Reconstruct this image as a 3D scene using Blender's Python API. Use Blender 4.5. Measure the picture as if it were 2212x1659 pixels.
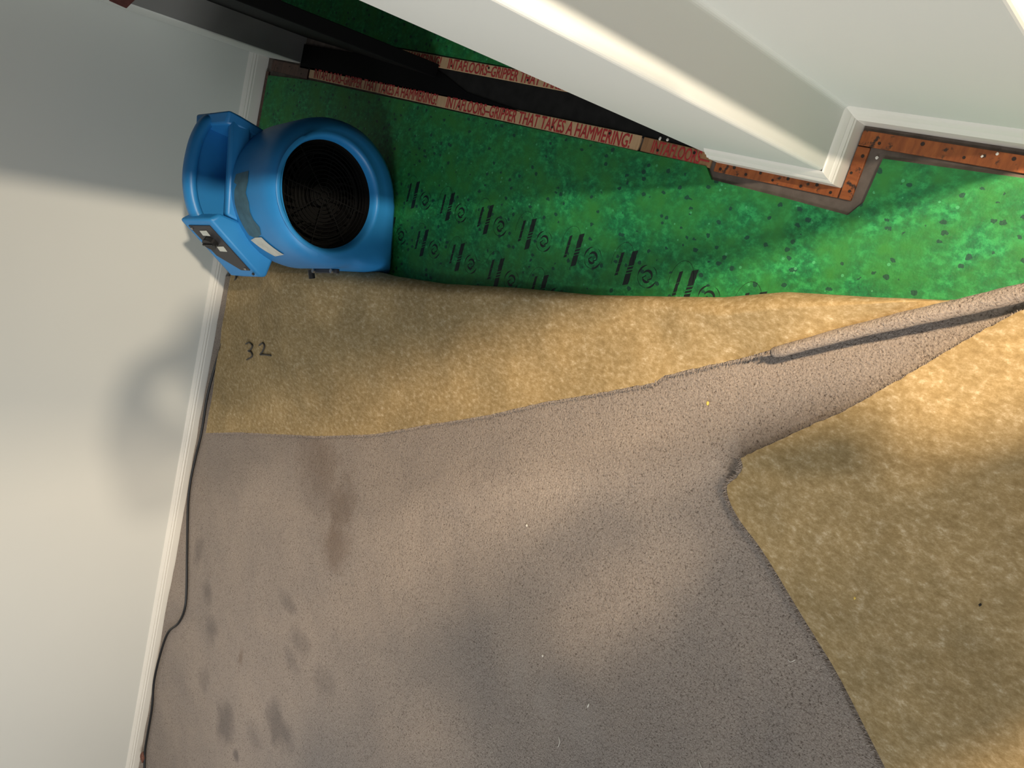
import bpy, bmesh, math, random
from mathutils import Vector, Matrix, noise
random.seed(7)
PI = math.pi
for o in list(bpy.data.objects): bpy.data.objects.remove(o)
SC = bpy.context.scene
COL = SC.collection

# ---------------------------------------------------------------- camera
W, H, F = 2212.0, 1659.0, 1660.0
CAMZ = 1.52
RX = Vector((-0.26356193, 0.67870629, -0.68548733))   # image right in the room
RY = Vector((0.93291893, 0.36007989, -0.00217864))    # image down
RZ = Vector((0.24535155, -0.64007831, -0.7280813))    # view direction
cd = bpy.data.cameras.new('camera'); cam = bpy.data.objects.new('camera', cd); COL.objects.link(cam)
m = Matrix.Identity(4)
for i in range(3):
    m[i][0] = RX[i]; m[i][1] = -RY[i]; m[i][2] = -RZ[i]
m[2][3] = CAMZ
cam.matrix_world = m
cd.sensor_fit = 'HORIZONTAL'; cd.sensor_width = 36.0; cd.lens = F / W * 36.0
cd.clip_start = 0.02
SC.camera = cam

# ---------------------------------------------------------------- light
SC.view_settings.view_transform = 'Standard'; SC.view_settings.look = 'None'
SC.view_settings.gamma = 1.0; SC.view_settings.use_curve_mapping = False
SC.view_settings.exposure = 0.0
wd = bpy.data.worlds.new('world'); SC.world = wd; wd.use_nodes = True
wd.node_tree.nodes['Background'].inputs[0].default_value = (0.90, 0.95, 1.0, 1)
wd.node_tree.nodes['Background'].inputs[1].default_value = 0.14

def area(name, loc, target, size, energy, color, sy=None, spread=180):
    l = bpy.data.lights.new(name, 'AREA'); l.energy = energy; l.color = color
    l.shape = 'RECTANGLE' if sy else 'DISK'; l.size = size
    if sy: l.size_y = sy
    l.spread = math.radians(spread)
    o = bpy.data.objects.new(name, l); COL.objects.link(o); o.location = loc
    o.rotation_euler = (Vector(target) - Vector(loc)).to_track_quat('-Z', 'Y').to_euler()
    return o
# warm ceiling lamp in the hall round the corner
area('hall_lamp', (-0.95, 0.75, 2.32), (0.2, -0.4, 0.0), 0.16, 70, (1.0, 0.76, 0.50), None, 120)
area('hall_lamp_far', (-0.80, 1.75, 2.38), (0.15, -2.2, 0.25), 0.09, 12, (1.0, 0.85, 0.66), None, 48)
# daylight from the window side of the room
area('window_light', (3.0, 0.5, 1.45), (0.6, -2.6, 0.4), 1.4, 47, (0.94, 0.97, 0.96), 1.1)
area('room_fill', (1.3, -0.2, 1.8), (-0.1, -0.5, 0.6), 0.5, 3.4, (1.0, 0.97, 0.92), None, 90)  # unseen fill, added to lift the recessed wall and the turned carpet

area('left_floor_fill', (2.5, -2.0, 2.38), (2.3, -2.1, 0.0), 0.5, 5.5, (1.0, 0.96, 0.92), None, 100)  # fill with no fitting behind it, added to brighten the far left carpet

# ---------------------------------------------------------------- helpers
def ray(px, py):
    return RX * (px - W / 2) + RY * (py - H / 2) + RZ * F
def fl(px, py, z=0.0):
    d = ray(px, py); t = (z - CAMZ) / d.z
    return Vector((d.x * t, d.y * t, z))
def wy(px, py, y):
    d = ray(px, py); t = y / d.y
    return Vector((d.x * t, y, CAMZ + d.z * t))
def new_mat(name):
    m = bpy.data.materials.new(name); m.use_nodes = True
    nt = m.node_tree; b = nt.nodes['Principled BSDF']
    return m, nt, b
def N(nt, t, **k):
    n = nt.nodes.new(t)
    for a, v in k.items(): setattr(n, a, v)
    return n
def coords(nt, scale=(1, 1, 1), rot=(0, 0, 0)):
    tc = N(nt, 'ShaderNodeTexCoord'); mp = N(nt, 'ShaderNodeMapping')
    nt.links.new(tc.outputs['Object'], mp.inputs[0]); mp.inputs['Scale'].default_value = scale
    mp.inputs['Rotation'].default_value = rot
    return mp.outputs[0]
def nz(nt, co, scale, detail=2, rough=0.5, dist=0.0):
    n = N(nt, 'ShaderNodeTexNoise'); nt.links.new(co, n.inputs['Vector'])
    n.inputs['Scale'].default_value = scale; n.inputs['Detail'].default_value = detail
    n.inputs['Roughness'].default_value = rough; n.inputs['Distortion'].default_value = dist
    return n.outputs['Fac']
def ramp(nt, fac, stops, interp='LINEAR'):
    r = N(nt, 'ShaderNodeValToRGB'); nt.links.new(fac, r.inputs[0]); r.color_ramp.interpolation = interp
    el = r.color_ramp.elements
    while len(el) < len(stops): el.new(0.5)
    for e, (p, c) in zip(el, stops):
        e.position = p; e.color = (*c, 1) if len(c) == 3 else c
    return r.outputs[0]
def mix(nt, fac, a, b, mode='MIX'):
    n = N(nt, 'ShaderNodeMix', data_type='RGBA', blend_type=mode)
    if isinstance(fac, (int, float)): n.inputs[0].default_value = fac
    else: nt.links.new(fac, n.inputs[0])
    for i, v in ((6, a), (7, b)):
        if isinstance(v, tuple): n.inputs[i].default_value = (*v, 1)
        else: nt.links.new(v, n.inputs[i])
    return n.outputs[2]
def mth(nt, op, a, b=None, c=None):
    n = N(nt, 'ShaderNodeMath', operation=op)
    for i, v in enumerate((a, b, c)):
        if v is None: continue
        if isinstance(v, (int, float)): n.inputs[i].default_value = v
        else: nt.links.new(v, n.inputs[i])
    return n.outputs[0]
def bump(nt, b, h, strength, dist):
    n = N(nt, 'ShaderNodeBump'); n.inputs['Strength'].default_value = strength
    n.inputs['Distance'].default_value = dist; nt.links.new(h, n.inputs['Height'])
    nt.links.new(n.outputs[0], b.inputs['Normal'])
def plain(name, col, rough=0.6, metal=0.0, spec=0.5, noise_amt=0.0, nscale=8.0, bmp=0.0, bscale=200.0):
    m, nt, b = new_mat(name)
    b.inputs['Roughness'].default_value = rough; b.inputs['Metallic'].default_value = metal
    b.inputs['Specular IOR Level'].default_value = spec
    co = coords(nt)
    lo = tuple(c * (1 - noise_amt) for c in col); hi = tuple(min(1, c * (1 + noise_amt)) for c in col)
    nt.links.new(ramp(nt, nz(nt, co, nscale, 3), [(0.3, lo), (0.7, hi)]), b.inputs['Base Color'])
    if bmp: bump(nt, b, nz(nt, co, bscale, 2), bmp, 0.002)
    return m

def link(o, parent=None):
    COL.objects.link(o)
    if parent: o.parent = parent
    return o
def obj(name, bm, mat, parent=None, smooth=None, bevel=None):
    bmesh.ops.recalc_face_normals(bm, faces=bm.faces)
    me = bpy.data.meshes.new(name); bm.to_mesh(me); bm.free()
    for mm in (mat if isinstance(mat, (list, tuple)) else [mat]): me.materials.append(mm)
    if smooth is not None:
        for p in me.polygons: p.use_smooth = True
        try: me.set_sharp_from_angle(angle=math.radians(smooth))
        except Exception: pass
    o = bpy.data.objects.new(name, me); link(o, parent)
    if bevel:
        b = o.modifiers.new('bevel', 'BEVEL'); b.width = bevel[0]; b.segments = bevel[1]; b.limit_method = 'ANGLE'
        b.angle_limit = math.radians(bevel[2] if len(bevel) > 2 else 40)
    return o
def tag(o, label, cat=None, group=None, kind=None):
    if label: o['label'] = label
    if cat: o['category'] = cat
    if group: o['group'] = group
    if kind: o['kind'] = kind
    return o
def empty(name, loc=(0, 0, 0), rz=0.0):
    o = bpy.data.objects.new(name, None); COL.objects.link(o); o.location = loc; o.rotation_euler = (0, 0, rz)
    o.empty_display_size = 0.05
    return o
def box(bm, lo, hi, mi=0):
    x0, y0, z0 = lo; x1, y1, z1 = hi
    v = [bm.verts.new(p) for p in ((x0,y0,z0),(x1,y0,z0),(x1,y1,z0),(x0,y1,z0),(x0,y0,z1),(x1,y0,z1),(x1,y1,z1),(x0,y1,z1))]
    for f in ((0,3,2,1),(4,5,6,7),(0,1,5,4),(1,2,6,5),(2,3,7,6),(3,0,4,7)):
        bm.faces.new([v[i] for i in f]).material_index = mi
def loft(bm, rings, cap0=True, cap1=True, mi=0):
    R = [[bm.verts.new(p) for p in r] for r in rings]
    n = len(R[0])
    for a, b in zip(R, R[1:]):
        for i in range(n):
            f = bm.faces.new((a[i], a[(i+1) % n], b[(i+1) % n], b[i])); f.material_index = mi
    if cap0: bm.faces.new(R[0])
    if cap1: bm.faces.new(list(reversed(R[-1])))
    return R
def tube(bm, pts, r, n=8, cap=True):
    pts = [Vector(p) for p in pts]
    rings = []
    up = Vector((0, 0, 1))
    for i, p in enumerate(pts):
        d = (pts[min(i+1, len(pts)-1)] - pts[max(i-1, 0)]).normalized()
        u = up if abs(d.z) < 0.9 else Vector((0, 1, 0))
        s = d.cross(u).normalized(); t = s.cross(d).normalized()
        rr = r(i / max(1, len(pts)-1)) if callable(r) else r
        rings.append([p + (s * math.cos(2*PI*k/n) + t * math.sin(2*PI*k/n)) * rr for k in range(n)])
    loft(bm, rings, cap, cap)
def torus(bm, c, axis, R, r, n=48, k=8):
    axis = Vector(axis).normalized(); a = axis.orthogonal().normalized(); b = axis.cross(a)
    vs = []
    for i in range(n):
        d = a * math.cos(2*PI*i/n) + b * math.sin(2*PI*i/n)
        vs.append([bm.verts.new(Vector(c) + d * (R + r * math.cos(2*PI*j/k)) + axis * (r * math.sin(2*PI*j/k))) for j in range(k)])
    for i in range(n):
        for j in range(k):
            bm.faces.new((vs[i][j], vs[(i+1) % n][j], vs[(i+1) % n][(j+1) % k], vs[i][(j+1) % k]))
def interp(tab, x):
    if x <= tab[0][0]:
        a, b = tab[0], tab[1]
    elif x >= tab[-1][0]:
        a, b = tab[-2], tab[-1]
    else:
        for a, b in zip(tab, tab[1:]):
            if a[0] <= x <= b[0]: break
    t = (x - a[0]) / (b[0] - a[0]) if b[0] != a[0] else 0
    return a[1] + (b[1] - a[1]) * t
def smooth_line(pts, k=6):
    """Catmull-Rom through the points"""
    P = [Vector(p) for p in pts]; P = [P[0]*2 - P[1]] + P + [P[-1]*2 - P[-2]]
    out = []
    for i in range(1, len(P) - 2):
        for j in range(k):
            t = j / k; a, b, c, d = P[i-1], P[i], P[i+1], P[i+2]
            out.append(0.5 * ((2*b) + (c - a)*t + (2*a - 5*b + 4*c - d)*t*t + (3*b - a - 3*c + d)*t*t*t))
    out.append(P[-2]); return out
def text_bm(body, size, extrude=0.0, width=None, off=0.0):
    cu = bpy.data.curves.new('lettering', 'FONT'); cu.body = body; cu.size = size; cu.extrude = extrude
    cu.align_x = 'LEFT'; cu.align_y = 'CENTER'; cu.resolution_u = 3; cu.offset = size * off
    o = bpy.data.objects.new('lettering', cu); COL.objects.link(o)
    bpy.context.view_layer.update()
    me = bpy.data.meshes.new_from_object(o.evaluated_get(bpy.context.evaluated_depsgraph_get()))
    bpy.data.objects.remove(o); bm = bmesh.new(); bm.from_mesh(me); bmesh.ops.triangulate(bm, faces=bm.faces[:])
    bmesh.ops.delete(bm, geom=[f for f in bm.faces if f.calc_area() < 1e-12], context='FACES')
    g = bmesh.ops.duplicate(bm, geom=bm.verts[:] + bm.edges[:] + bm.faces[:])
    for v in g['geom']:
        if isinstance(v, bmesh.types.BMVert): v.co.x += size * .045; v.co.z += .00012; v.co.y += size * .01
    g = bmesh.ops.duplicate(bm, geom=bm.verts[:] + bm.edges[:] + bm.faces[:])
    for v in g['geom']:
        if isinstance(v, bmesh.types.BMVert): v.co.x += size * .02; v.co.z += .00024; v.co.y -= size * .02
    if width:
        xs = [v.co.x for v in bm.verts]; s = width / (max(xs) - min(xs)); x0 = min(xs)
        for v in bm.verts: v.co.x = (v.co.x - x0) * s
    ys = [v.co.y for v in bm.verts]; c = (max(ys) + min(ys)) / 2
    for v in bm.verts: v.co.y -= c
    return bm

# ---------------------------------------------------------------- materials
M = {}
M['wall'] = plain('wall_paint', (0.70, 0.71, 0.67), 0.62, noise_amt=0.015, nscale=1.5, bmp=0.04, bscale=350)
M['trim'] = plain('white_gloss', (0.78, 0.76, 0.70), 0.32, noise_amt=0.02, nscale=6)
M['reveal'] = plain('grey_reveal_paint', (0.34, 0.33, 0.31), 0.6, noise_amt=0.05, nscale=10)
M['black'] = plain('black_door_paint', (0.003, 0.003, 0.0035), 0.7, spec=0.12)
M['threshold'] = plain('dark_threshold', (0.013, 0.0125, 0.012), 0.85, spec=0.2, noise_amt=0.35, nscale=25)
M['sub'] = plain('bare_subfloor', (0.125, 0.10, 0.085), 0.9, noise_amt=0.25, nscale=30, bmp=0.3)
M['blue'] = None

def mat_underlay():
    m, nt, b = new_mat('green_foam'); b.inputs['Roughness'].default_value = 0.62
    co = coords(nt)
    # the crumbs are stretched a little along the roll
    base = ramp(nt, nz(nt, coords(nt, (1, 0.75, 1)), 75, 6, 0.68, 0.1), [(0.34, (0.001, 0.085, 0.028)), (0.5, (0.004, 0.165, 0.050)), (0.64, (0.022, 0.310, 0.090))])
    base = mix(nt, ramp(nt, nz(nt, co, 11, 3, 0.6), [(0.38, (0, 0, 0)), (0.68, (1, 1, 1))]), base, (0.020, 0.180, 0.030))
    v = N(nt, 'ShaderNodeTexVoronoi'); v.inputs['Scale'].default_value = 60; nt.links.new(coords(nt, (1, 0.8, 1)), v.inputs['Vector'])
    sel = N(nt, 'ShaderNodeSeparateColor'); nt.links.new(v.outputs['Color'], sel.inputs[0])
    spot = mth(nt, 'MULTIPLY', mth(nt, 'LESS_THAN', mth(nt, 'ADD', v.outputs['Distance'], mth(nt, 'MULTIPLY', nz(nt, co, 120, 3), 0.55)), 0.56), mth(nt, 'GREATER_THAN', sel.outputs[0], 0.74))
    base = mix(nt, mth(nt, 'MULTIPLY', spot, 0.85), base, (0.003, 0.040, 0.030))
    v2 = N(nt, 'ShaderNodeTexVoronoi'); v2.inputs['Scale'].default_value = 95; nt.links.new(co, v2.inputs['Vector'])
    s2 = N(nt, 'ShaderNodeSeparateColor'); nt.links.new(v2.outputs['Color'], s2.inputs[0])
    chip = mth(nt, 'MULTIPLY', mth(nt, 'LESS_THAN', v2.outputs['Distance'], 0.3), mth(nt, 'GREATER_THAN', s2.outputs[1], 0.965))
    base = mix(nt, mth(nt, 'MULTIPLY', chip, 0.7), base, (0.06, 0.36, 0.15))
    nt.links.new(base, b.inputs['Base Color'])
    bump(nt, b, nz(nt, co, 240, 3), 0.25, 0.002)
    return m
M['underlay'] = mat_underlay()

def blotch(nt, centre, rad, edge=0.5, wob=1.0):
    """soft-edged stain mask with its own ragged shape on the floor plane"""
    tc = N(nt, 'ShaderNodeTexCoord'); mp = N(nt, 'ShaderNodeMapping'); nt.links.new(tc.outputs['Object'], mp.inputs[0])
    mp.inputs['Location'].default_value = (-centre[0]/rad[0], -centre[1]/rad[1], 0)
    mp.inputs['Scale'].default_value = (1/rad[0], 1/rad[1], 0)
    ln = N(nt, 'ShaderNodeVectorMath', operation='LENGTH'); nt.links.new(mp.outputs[0], ln.inputs[0])
    d = mth(nt, 'ADD', ln.outputs['Value'], mth(nt, 'MULTIPLY', mth(nt, 'SUBTRACT', nz(nt, tc.outputs['Object'], 15, 4, 0.6), 0.5), wob*2))
    mr = N(nt, 'ShaderNodeMapRange'); mr.inputs[1].default_value = 1.0 + edge; mr.inputs[2].default_value = 1.0 - edge
    nt.links.new(d, mr.inputs[0]); mr.clamp = True
    return mr.outputs[0]
def mat_pile(name, stains=False):
    m, nt, b = new_mat(name); b.inputs['Roughness'].default_value = 0.95
    b.inputs['Specular IOR Level'].default_value = 0.15
    co = coords(nt)
    fine = nz(nt, co, 230, 4, 0.68, 0.5)
    colr = ramp(nt, fine, [(0.34, (0.125, 0.100, 0.084)), (0.44, (0.350, 0.302, 0.266)), (0.75, (0.455, 0.402, 0.358))])  # darkest stop paints the shade in the crevices between tufts
    big = ramp(nt, nz(nt, co, 3.5, 4, 0.6, 0.5), [(0.35, (0.90, 0.90, 0.91)), (0.65, (1.06, 1.04, 1.02))])
    colr = mix(nt, 1.0, colr, big, 'MULTIPLY')
    if stains:
        for px, py, rx, ry, col, amt in STAINS:
            p = fl(px, py, 0.02)
            colr = mix(nt, mth(nt, 'MULTIPLY', blotch(nt, (p.x, p.y), (rx, ry)), amt), colr, col)
    nt.links.new(colr, b.inputs['Base Color'])
    h = mth(nt, 'ADD', fine, mth(nt, 'MULTIPLY', nz(nt, co, 75, 3, 0.6), 0.8))
    bump(nt, b, h, 0.95, 0.0065)
    return m
BR, GR, LT = (0.165, 0.115, 0.085), (0.115, 0.105, 0.105), (0.42, 0.375, 0.34)
STAINS = [(700, 1040, .10, .14, BR, .25), (722, 1180, .08, .07, BR, .42), (735, 1110, .12, .05, BR, .35), (690, 990, .08, .10, BR, .25),
          (487, 1562, .075, .065, GR, .55), (600, 1568, .065, .085, GR, .55), (548, 1592, .04, .05, GR, .3), (447, 1280, .04, .04, GR, .45),
          (457, 1360, .05, .045, GR, .45), (430, 1190, .06, .04, GR, .4), (620, 1300, .03, .05, GR, .4), (650, 1390, .04, .06, GR, .35),
          (630, 1430, .03, .05, GR, .3), (700, 1480, .05, .06, GR, .3), (510, 1632, .02, .02, GR, .6), (440, 1470, .05, .04, GR, .3),
          (520, 1420, .03, .015, BR, .5), (1120, 1450, .05, .03, LT, .3), (1180, 1510, .06, .035, LT, .32), (1250, 1560, .06, .05, LT, .36)]
M['pile'] = mat_pile('taupe_pile', True)
M['pile2'] = mat_pile('taupe_pile_turned')
def mat_backing():
    m, nt, b = new_mat('tan_backing'); b.inputs['Roughness'].default_value = 0.8
    b.inputs['Specular IOR Level'].default_value = 0.2
    co = coords(nt)
    fib = nz(nt, coords(nt, (1.0, 0.62, 1)), 92, 6, 0.76, 0.0)
    c = ramp(nt, fib, [(0.32, (0.240, 0.170, 0.078)), (0.48, (0.318, 0.236, 0.118)), (0.58, (0.395, 0.305, 0.175)), (0.68, (0.52, 0.435, 0.30))])
    c = mix(nt, 1.0, c, ramp(nt, nz(nt, co, 7, 4, 0.6), [(0.35, (0.86, 0.86, 0.84)), (0.65, (1.10, 1.08, 1.04))]), 'MULTIPLY')
    nt.links.new(c, b.inputs['Base Color'])
    bump(nt, b, nz(nt, co, 330, 3, 0.6), 0.3, 0.002)
    return m
M['backing'] = mat_backing()
def mat_rod(name, lo, hi, spots=0.0):
    m, nt, b = new_mat(name); b.inputs['Roughness'].default_value = 0.55
    co = coords(nt, (6, 1.2, 6))
    c = ramp(nt, nz(nt, co, 16, 5, 0.65), [(0.3, lo), (0.7, hi)])
    if spots:
        c = mix(nt, ramp(nt, nz(nt, coords(nt), 55, 3, 0.6), [(0.60, (0, 0, 0)), (0.68, (1, 1, 1))]), c, (0.035, 0.018, 0.012))
    nt.links.new(c, b.inputs['Base Color']); return m
M['rod_pale'] = mat_rod('pale_plywood', (0.50, 0.31, 0.16), (0.66, 0.45, 0.26))
M['rod_tan'] = mat_rod('tan_plywood', (0.26, 0.13, 0.055), (0.38, 0.205, 0.095))
M['rod_orange'] = mat_rod('orange_stained_plywood', (0.20, 0.050, 0.012), (0.36, 0.105, 0.025), 1)
M['rod_brown'] = mat_rod('brown_stained_plywood', (0.055, 0.028, 0.020), (0.13, 0.060, 0.040), 1)
M['red_ink'] = plain('red_ink', (0.42, 0.035, 0.035), 0.6, noise_amt=0.25, nscale=120)
M['print'] = plain('dark_print', (0.003, 0.012, 0.010), 0.6)
M['pen'] = plain('grey_pen', (0.075, 0.068, 0.06), 0.8)
M['steel'] = plain('steel', (0.35, 0.34, 0.33), 0.35, 0.9)
M['nail'] = plain('dark_nail', (0.05, 0.035, 0.03), 0.5, 0.6)
M['cable'] = plain('black_rubber', (0.010, 0.010, 0.011), 0.45)
M['white_chip'] = plain('white_plaster', (0.75, 0.72, 0.66), 0.8)
M['yellow_chip'] = plain('yellow_foam', (0.70, 0.52, 0.12), 0.8)
M['dark_chip'] = plain('black_crumb', (0.015, 0.012, 0.01), 0.8)
M['rust'] = plain('reddish_brown', (0.16, 0.050, 0.042), 0.7, noise_amt=0.2, nscale=60)
M['strap'] = plain('brown_strap', (0.16, 0.062, 0.040), 0.75, noise_amt=0.3, nscale=120)
M['bulb'] = plain('white_plastic', (0.8, 0.8, 0.78), 0.4)

# ---------------------------------------------------------------- room shell
YW = -3.014          # plaster face of the far wall
XA = -0.172          # room face of the partition
XR = -0.292          # face of the recessed wall
YC = -0.671          # return face of the corner
ZT = 2.42
def structure(name, bm, mat, **k):
    o = obj(name, bm, mat, **k); o['kind'] = 'structure'; return o
bm = bmesh.new(); box(bm, (-1.72, -3.2, -0.12), (4.3, 2.6, 0.0)); structure('floor', bm, M['sub'])
bm = bmesh.new(); box(bm, (-1.72, YW - 0.12, 0.0), (4.3, YW, ZT)); structure('wall_back', bm, M['wall'])
# nib beside the doorway
bm = bmesh.new(); box(bm, (XR, YW, 0.0), (-0.200, -2.752, ZT)); structure('wall_nib', bm, [M['wall']], bevel=(0.006, 3))
bm = bmesh.new(); box(bm, (XR, -2.752, 0.0), (-0.204, -2.745, 2.04)); o = structure('trim_1', bm, M['reveal'])
# partition from the doorway to the corner, recess, and its end towards the hall
bm = bmesh.new()
pl = [(XA, -0.985), (XA, YC), (XR, YC), (XR, -0.285), (-0.42, -0.285), (-0.42, -0.985)]
loft(bm, [[(x, y, z) for x, y in pl] for z in (0.0, ZT)])
structure('wall_right', bm, M['wall'], bevel=(0.009, 5))
bm = bmesh.new(); box(bm, (-1.60, -0.41, 0.0), (-0.42, -0.285, ZT)); structure('wall_hall', bm, M['wall'])
bm = bmesh.new(); box(bm, (XR, -2.752, 2.05), (XA, -0.985, ZT)); structure('wall_header', bm, M['wall'])
bm = bmesh.new(); box(bm, (-1.72, YW, 0.0), (-1.60, 2.6, ZT)); structure('wall_next_room', bm, M['wall'])
PROF = [(0, 0), (.0160, 0), (.0160, .044), (.0135, .047), (.0135, .0505), (.0150, .053), (.0125, .0565), (.0095, .059), (.0105, .062), (.0060, .070), (.0030, .0735), (0, .075)]
def baseboard(name, path):
    """path: wall-line points; the room lies to the left-hand normal given per segment by mitred offsets"""
    P = [Vector((x, y)) for x, y in path]; rings = []
    for i, p in enumerate(P):
        ds = []
        if i > 0: ds.append((p - P[i-1]).normalized())
        if i < len(P) - 1: ds.append((P[i+1] - p).normalized())
        ns = [Vector((-d.y, d.x)) for d in ds]
        n = ns[0] if len(ns) == 1 else (ns[0] + ns[1]) / (1 + ns[0].dot(ns[1]))
        rings.append([(p.x + n.x*t, p.y + n.y*t, z) for t, z in PROF])
    bm = bmesh.new(); loft(bm, rings); return structure(name, bm, M['trim'], smooth=25)
baseboard('baseboard_back', [(-0.200, YW), (4.3, YW)])
baseboard('baseboard_next_room', [(-1.60, YW), (XR, YW)])
baseboard('baseboard_right', [(XR, -0.30), (XR, YC), (XA, YC), (XA, -0.935)])

# black door leaf standing just ajar in the doorway, and the black lining of the near jamb
def door_leaf():
    root = empty('door_1', (XR, -2.750, 0.0), -math.atan2(0.062, 0.80)); root['kind'] = 'structure'
    bm = bmesh.new(); box(bm, (-0.038, 0.004, 0.012), (0.0, 0.806, 2.03)); obj('door_panel', bm, M['black'], root, bevel=(0.002, 2))
    for z in (0.25, 1.1, 1.8):
        bm = bmesh.new(); tube(bm, [(0.004, 0.0, z), (0.004, 0.0, z + 0.08)], 0.005, 10); obj('hinge', bm, M['black'], root, smooth=40)
door_leaf()
bm = bmesh.new(); box(bm, (XR, -1.002, 0.0), (-0.180, -0.985, 2.04)); structure('trim_2', bm, M['black'])
bm = bmesh.new(); box(bm, (-0.262, -2.745, 0.0), (-0.176, -0.985, 0.004)); structure('trim_3', bm, M['threshold'])
bm = bmesh.new(); pp = [(-.268, -2.745), (-.186, -2.745), (-.181, -1.55), (-.205, -1.80), (-.242, -1.915), (-.262, -2.0)]; loft(bm, [[(x, y, z) for x, y in pp] for z in (.004, .007)]); structure('threshold_shade', bm, M['black'])  # thin black sheet standing in for the door's shadow on the threshold

# ---------------------------------------------------------------- underlay
def fold_x(y): return interp(FOLD, y)
FOLD = sorted([(-2.945, .625), (-2.62, .515), (-2.42, .462), (-2.14, .392), (-1.87, .364), (-1.66, .326), (-1.39, .259), (-1.135, .203), (-.795, .108), (-.664, .059), (-.495, .020), (-.385, -.009), (-.25, -.085), (0.0, -.24), (.7, -.66)])
def underlay(name, poly, label):
    bm = bmesh.new(); t0, t1 = 0.0005, 0.0085
    loft(bm, [[(x, y, t0) for x, y in poly], [(x, y, t1) for x, y in poly]])
    return tag(obj(name, bm, M['underlay']), label, 'underlay')
poly = [(-.136, -2.966), (-.150, -2.64), (-.144, -.958), (-.119, -.935), (-.115, -.753), (-.110, -.622), (-.139, -.602), (-.222, -.597), (-.232, -.30), (-.232, 0.6), (1.1, 0.6), (1.1, -2.966)]
u1 = underlay('carpet_underlay', poly, 'green speckled foam underlay bare on the floor between blower and doorway')
u2 = underlay('carpet_underlay', [(-1.58, -2.966), (-1.58, -.43), (-.43, -.43), (-.43, -1.0), (-.275, -1.0), (-.318, -2.966)], 'green speckled foam underlay in the next room beyond the doorway')

# printed marks: a ring with a crescent and two slanting word bars, repeated along two rows
def ring_mark(cx, cy, z):
    bm = bmesh.new()
    P = lambda u, v: (cx - v, cy + u, z)            # u along the row, v across it
    def arc(r, w0, w1, a0, a1, ou=0, ov=0, n=26):
        prev = None
        for i in range(n + 1):
            t = i / n; a = math.radians(a0 + (a1 - a0) * t); w = w0 + (w1 - w0) * math.sin(PI * t)
            q = [bm.verts.new(P(ou + (r + s_ * w / 2) * math.cos(a), ov + (r + s_ * w / 2) * math.sin(a))) for s_ in (-1, 1)]
            if prev: bm.faces.new((prev[0], prev[1], q[1], q[0]))
            prev = q
    def bar(a, b, w):
        d = Vector((b[0] - a[0], b[1] - a[1])).normalized(); n_ = Vector((-d.y, d.x)) * w / 2
        bm.faces.new([bm.verts.new(P(p[0] + s_ * n_.x, p[1] + s_ * n_.y)) for p, s_ in ((a, 1), (b, 1), (b, -1), (a, -1))])
    arc(.0260, .0006, .0042, 110, 190); arc(.0265, .0006, .0046, 285, 350); arc(.0262, .0003, .0012, 190, 285); arc(.0262, .0003, .0016, 20, 75)
    arc(.0130, .0012, .0062, 165, -12); arc(.0130, .0012, .0062, 205, 318, .0005)
    bar((.0125, -.002), (.0035, -.0085), .0030); bar((-.0120, -.0065), (-.0035, .0015), .0026)
    return bm
def bars_mark(cx, cy, z):
    bm = bmesh.new(); rr = random.Random(3)
    def strip(y0, x0, x1, w, sk, n=6):
        prev = None
        for i in range(n + 1):
            x = x0 + (x1 - x0) * i / n; jt = w * .06 if 0 < i < n else 0
            q = [bm.verts.new((cx + x + s_ * sk, cy + y0 + s_ * w / 2 + rr.uniform(-jt, jt), z)) for s_ in (-1, 1)]
            if prev: bm.faces.new((prev[0], prev[1], q[1], q[0]))
            prev = q
    for a, b in ((-.042, -.006), (-.0035, .002), (.0050, .010), (.0125, .040)): strip(.017, a, b, .0150, -.0035)
    for a, b in ((-.030, -.004), (-.003, .018), (.0195, .026)): strip(-.016, a, b, .0085, -.0022)
    # thin oval outline round the words
    n = 40; prev = None
    for i in range(n + 1):
        a = math.radians(95 + 190 * i / n); ca, sa = math.cos(a), math.sin(a)
        p = (bm.verts.new((cx - .008 + ca*.047, cy - .006 + sa*.030 - .004, z)), bm.verts.new((cx - .008 + ca*.0478, cy - .006 + sa*.0308 - .004, z)))
        if prev: bm.faces.new((prev[0], prev[1], p[1], p[0]))
        prev = p
    return bm
for cx, y0, n in ((.122, -1.865, 9), (.249, -1.941, 5)):
    for k in range(n):
        y = y0 + .1695 * k
        if y > -.60: break
        obj('ring_print', ring_mark(cx, y, .0089), M['print'], u1)
        obj('word_print', bars_mark(cx - .005, y - .070 + .1695*0 , .0089), M['print'], u1)

# ---------------------------------------------------------------- gripper rods
def rod(name_label, a, b, w, mat, text=None, pins=0, group='gripper rods round the doorway', z0=0.0005, t=.0065, seed=1):
    a, b = Vector((*a, z0)), Vector((*b, z0)); L = (b - a).length
    root = empty('gripper_rod', a, math.atan2(b.y - a.y, b.x - a.x))
    tag(root, name_label, 'gripper rod', group)
    bm = bmesh.new(); box(bm, (0, -w/2, 0), (L, w/2, t)); obj('strip', bm, mat, root, bevel=(.0012, 2))
    rr = random.Random(seed)
    for i in range(pins):
        x = L * (i + .5) / pins; y = w * (.22 if i % 2 else -.18)
        bm = bmesh.new(); tube(bm, [(x, y, t - .001), (x, y, t + .0008)], .0026 + rr.uniform(0, .0012), 8); obj('nail', bm, M['nail'], root, smooth=40)
    if text:
        for s, x0, wd_, sz in text:
            bm = text_bm(s, sz, 0.0, wd_)
            bmesh.ops.translate(bm, verts=bm.verts, vec=(x0, 0, t + .0004)); obj('lettering', bm, M['red_ink'], root)
    return root
PH = 'INTAFLOORS\u2013GRIPPER THAT TAKES A HAMMERING!'
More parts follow.
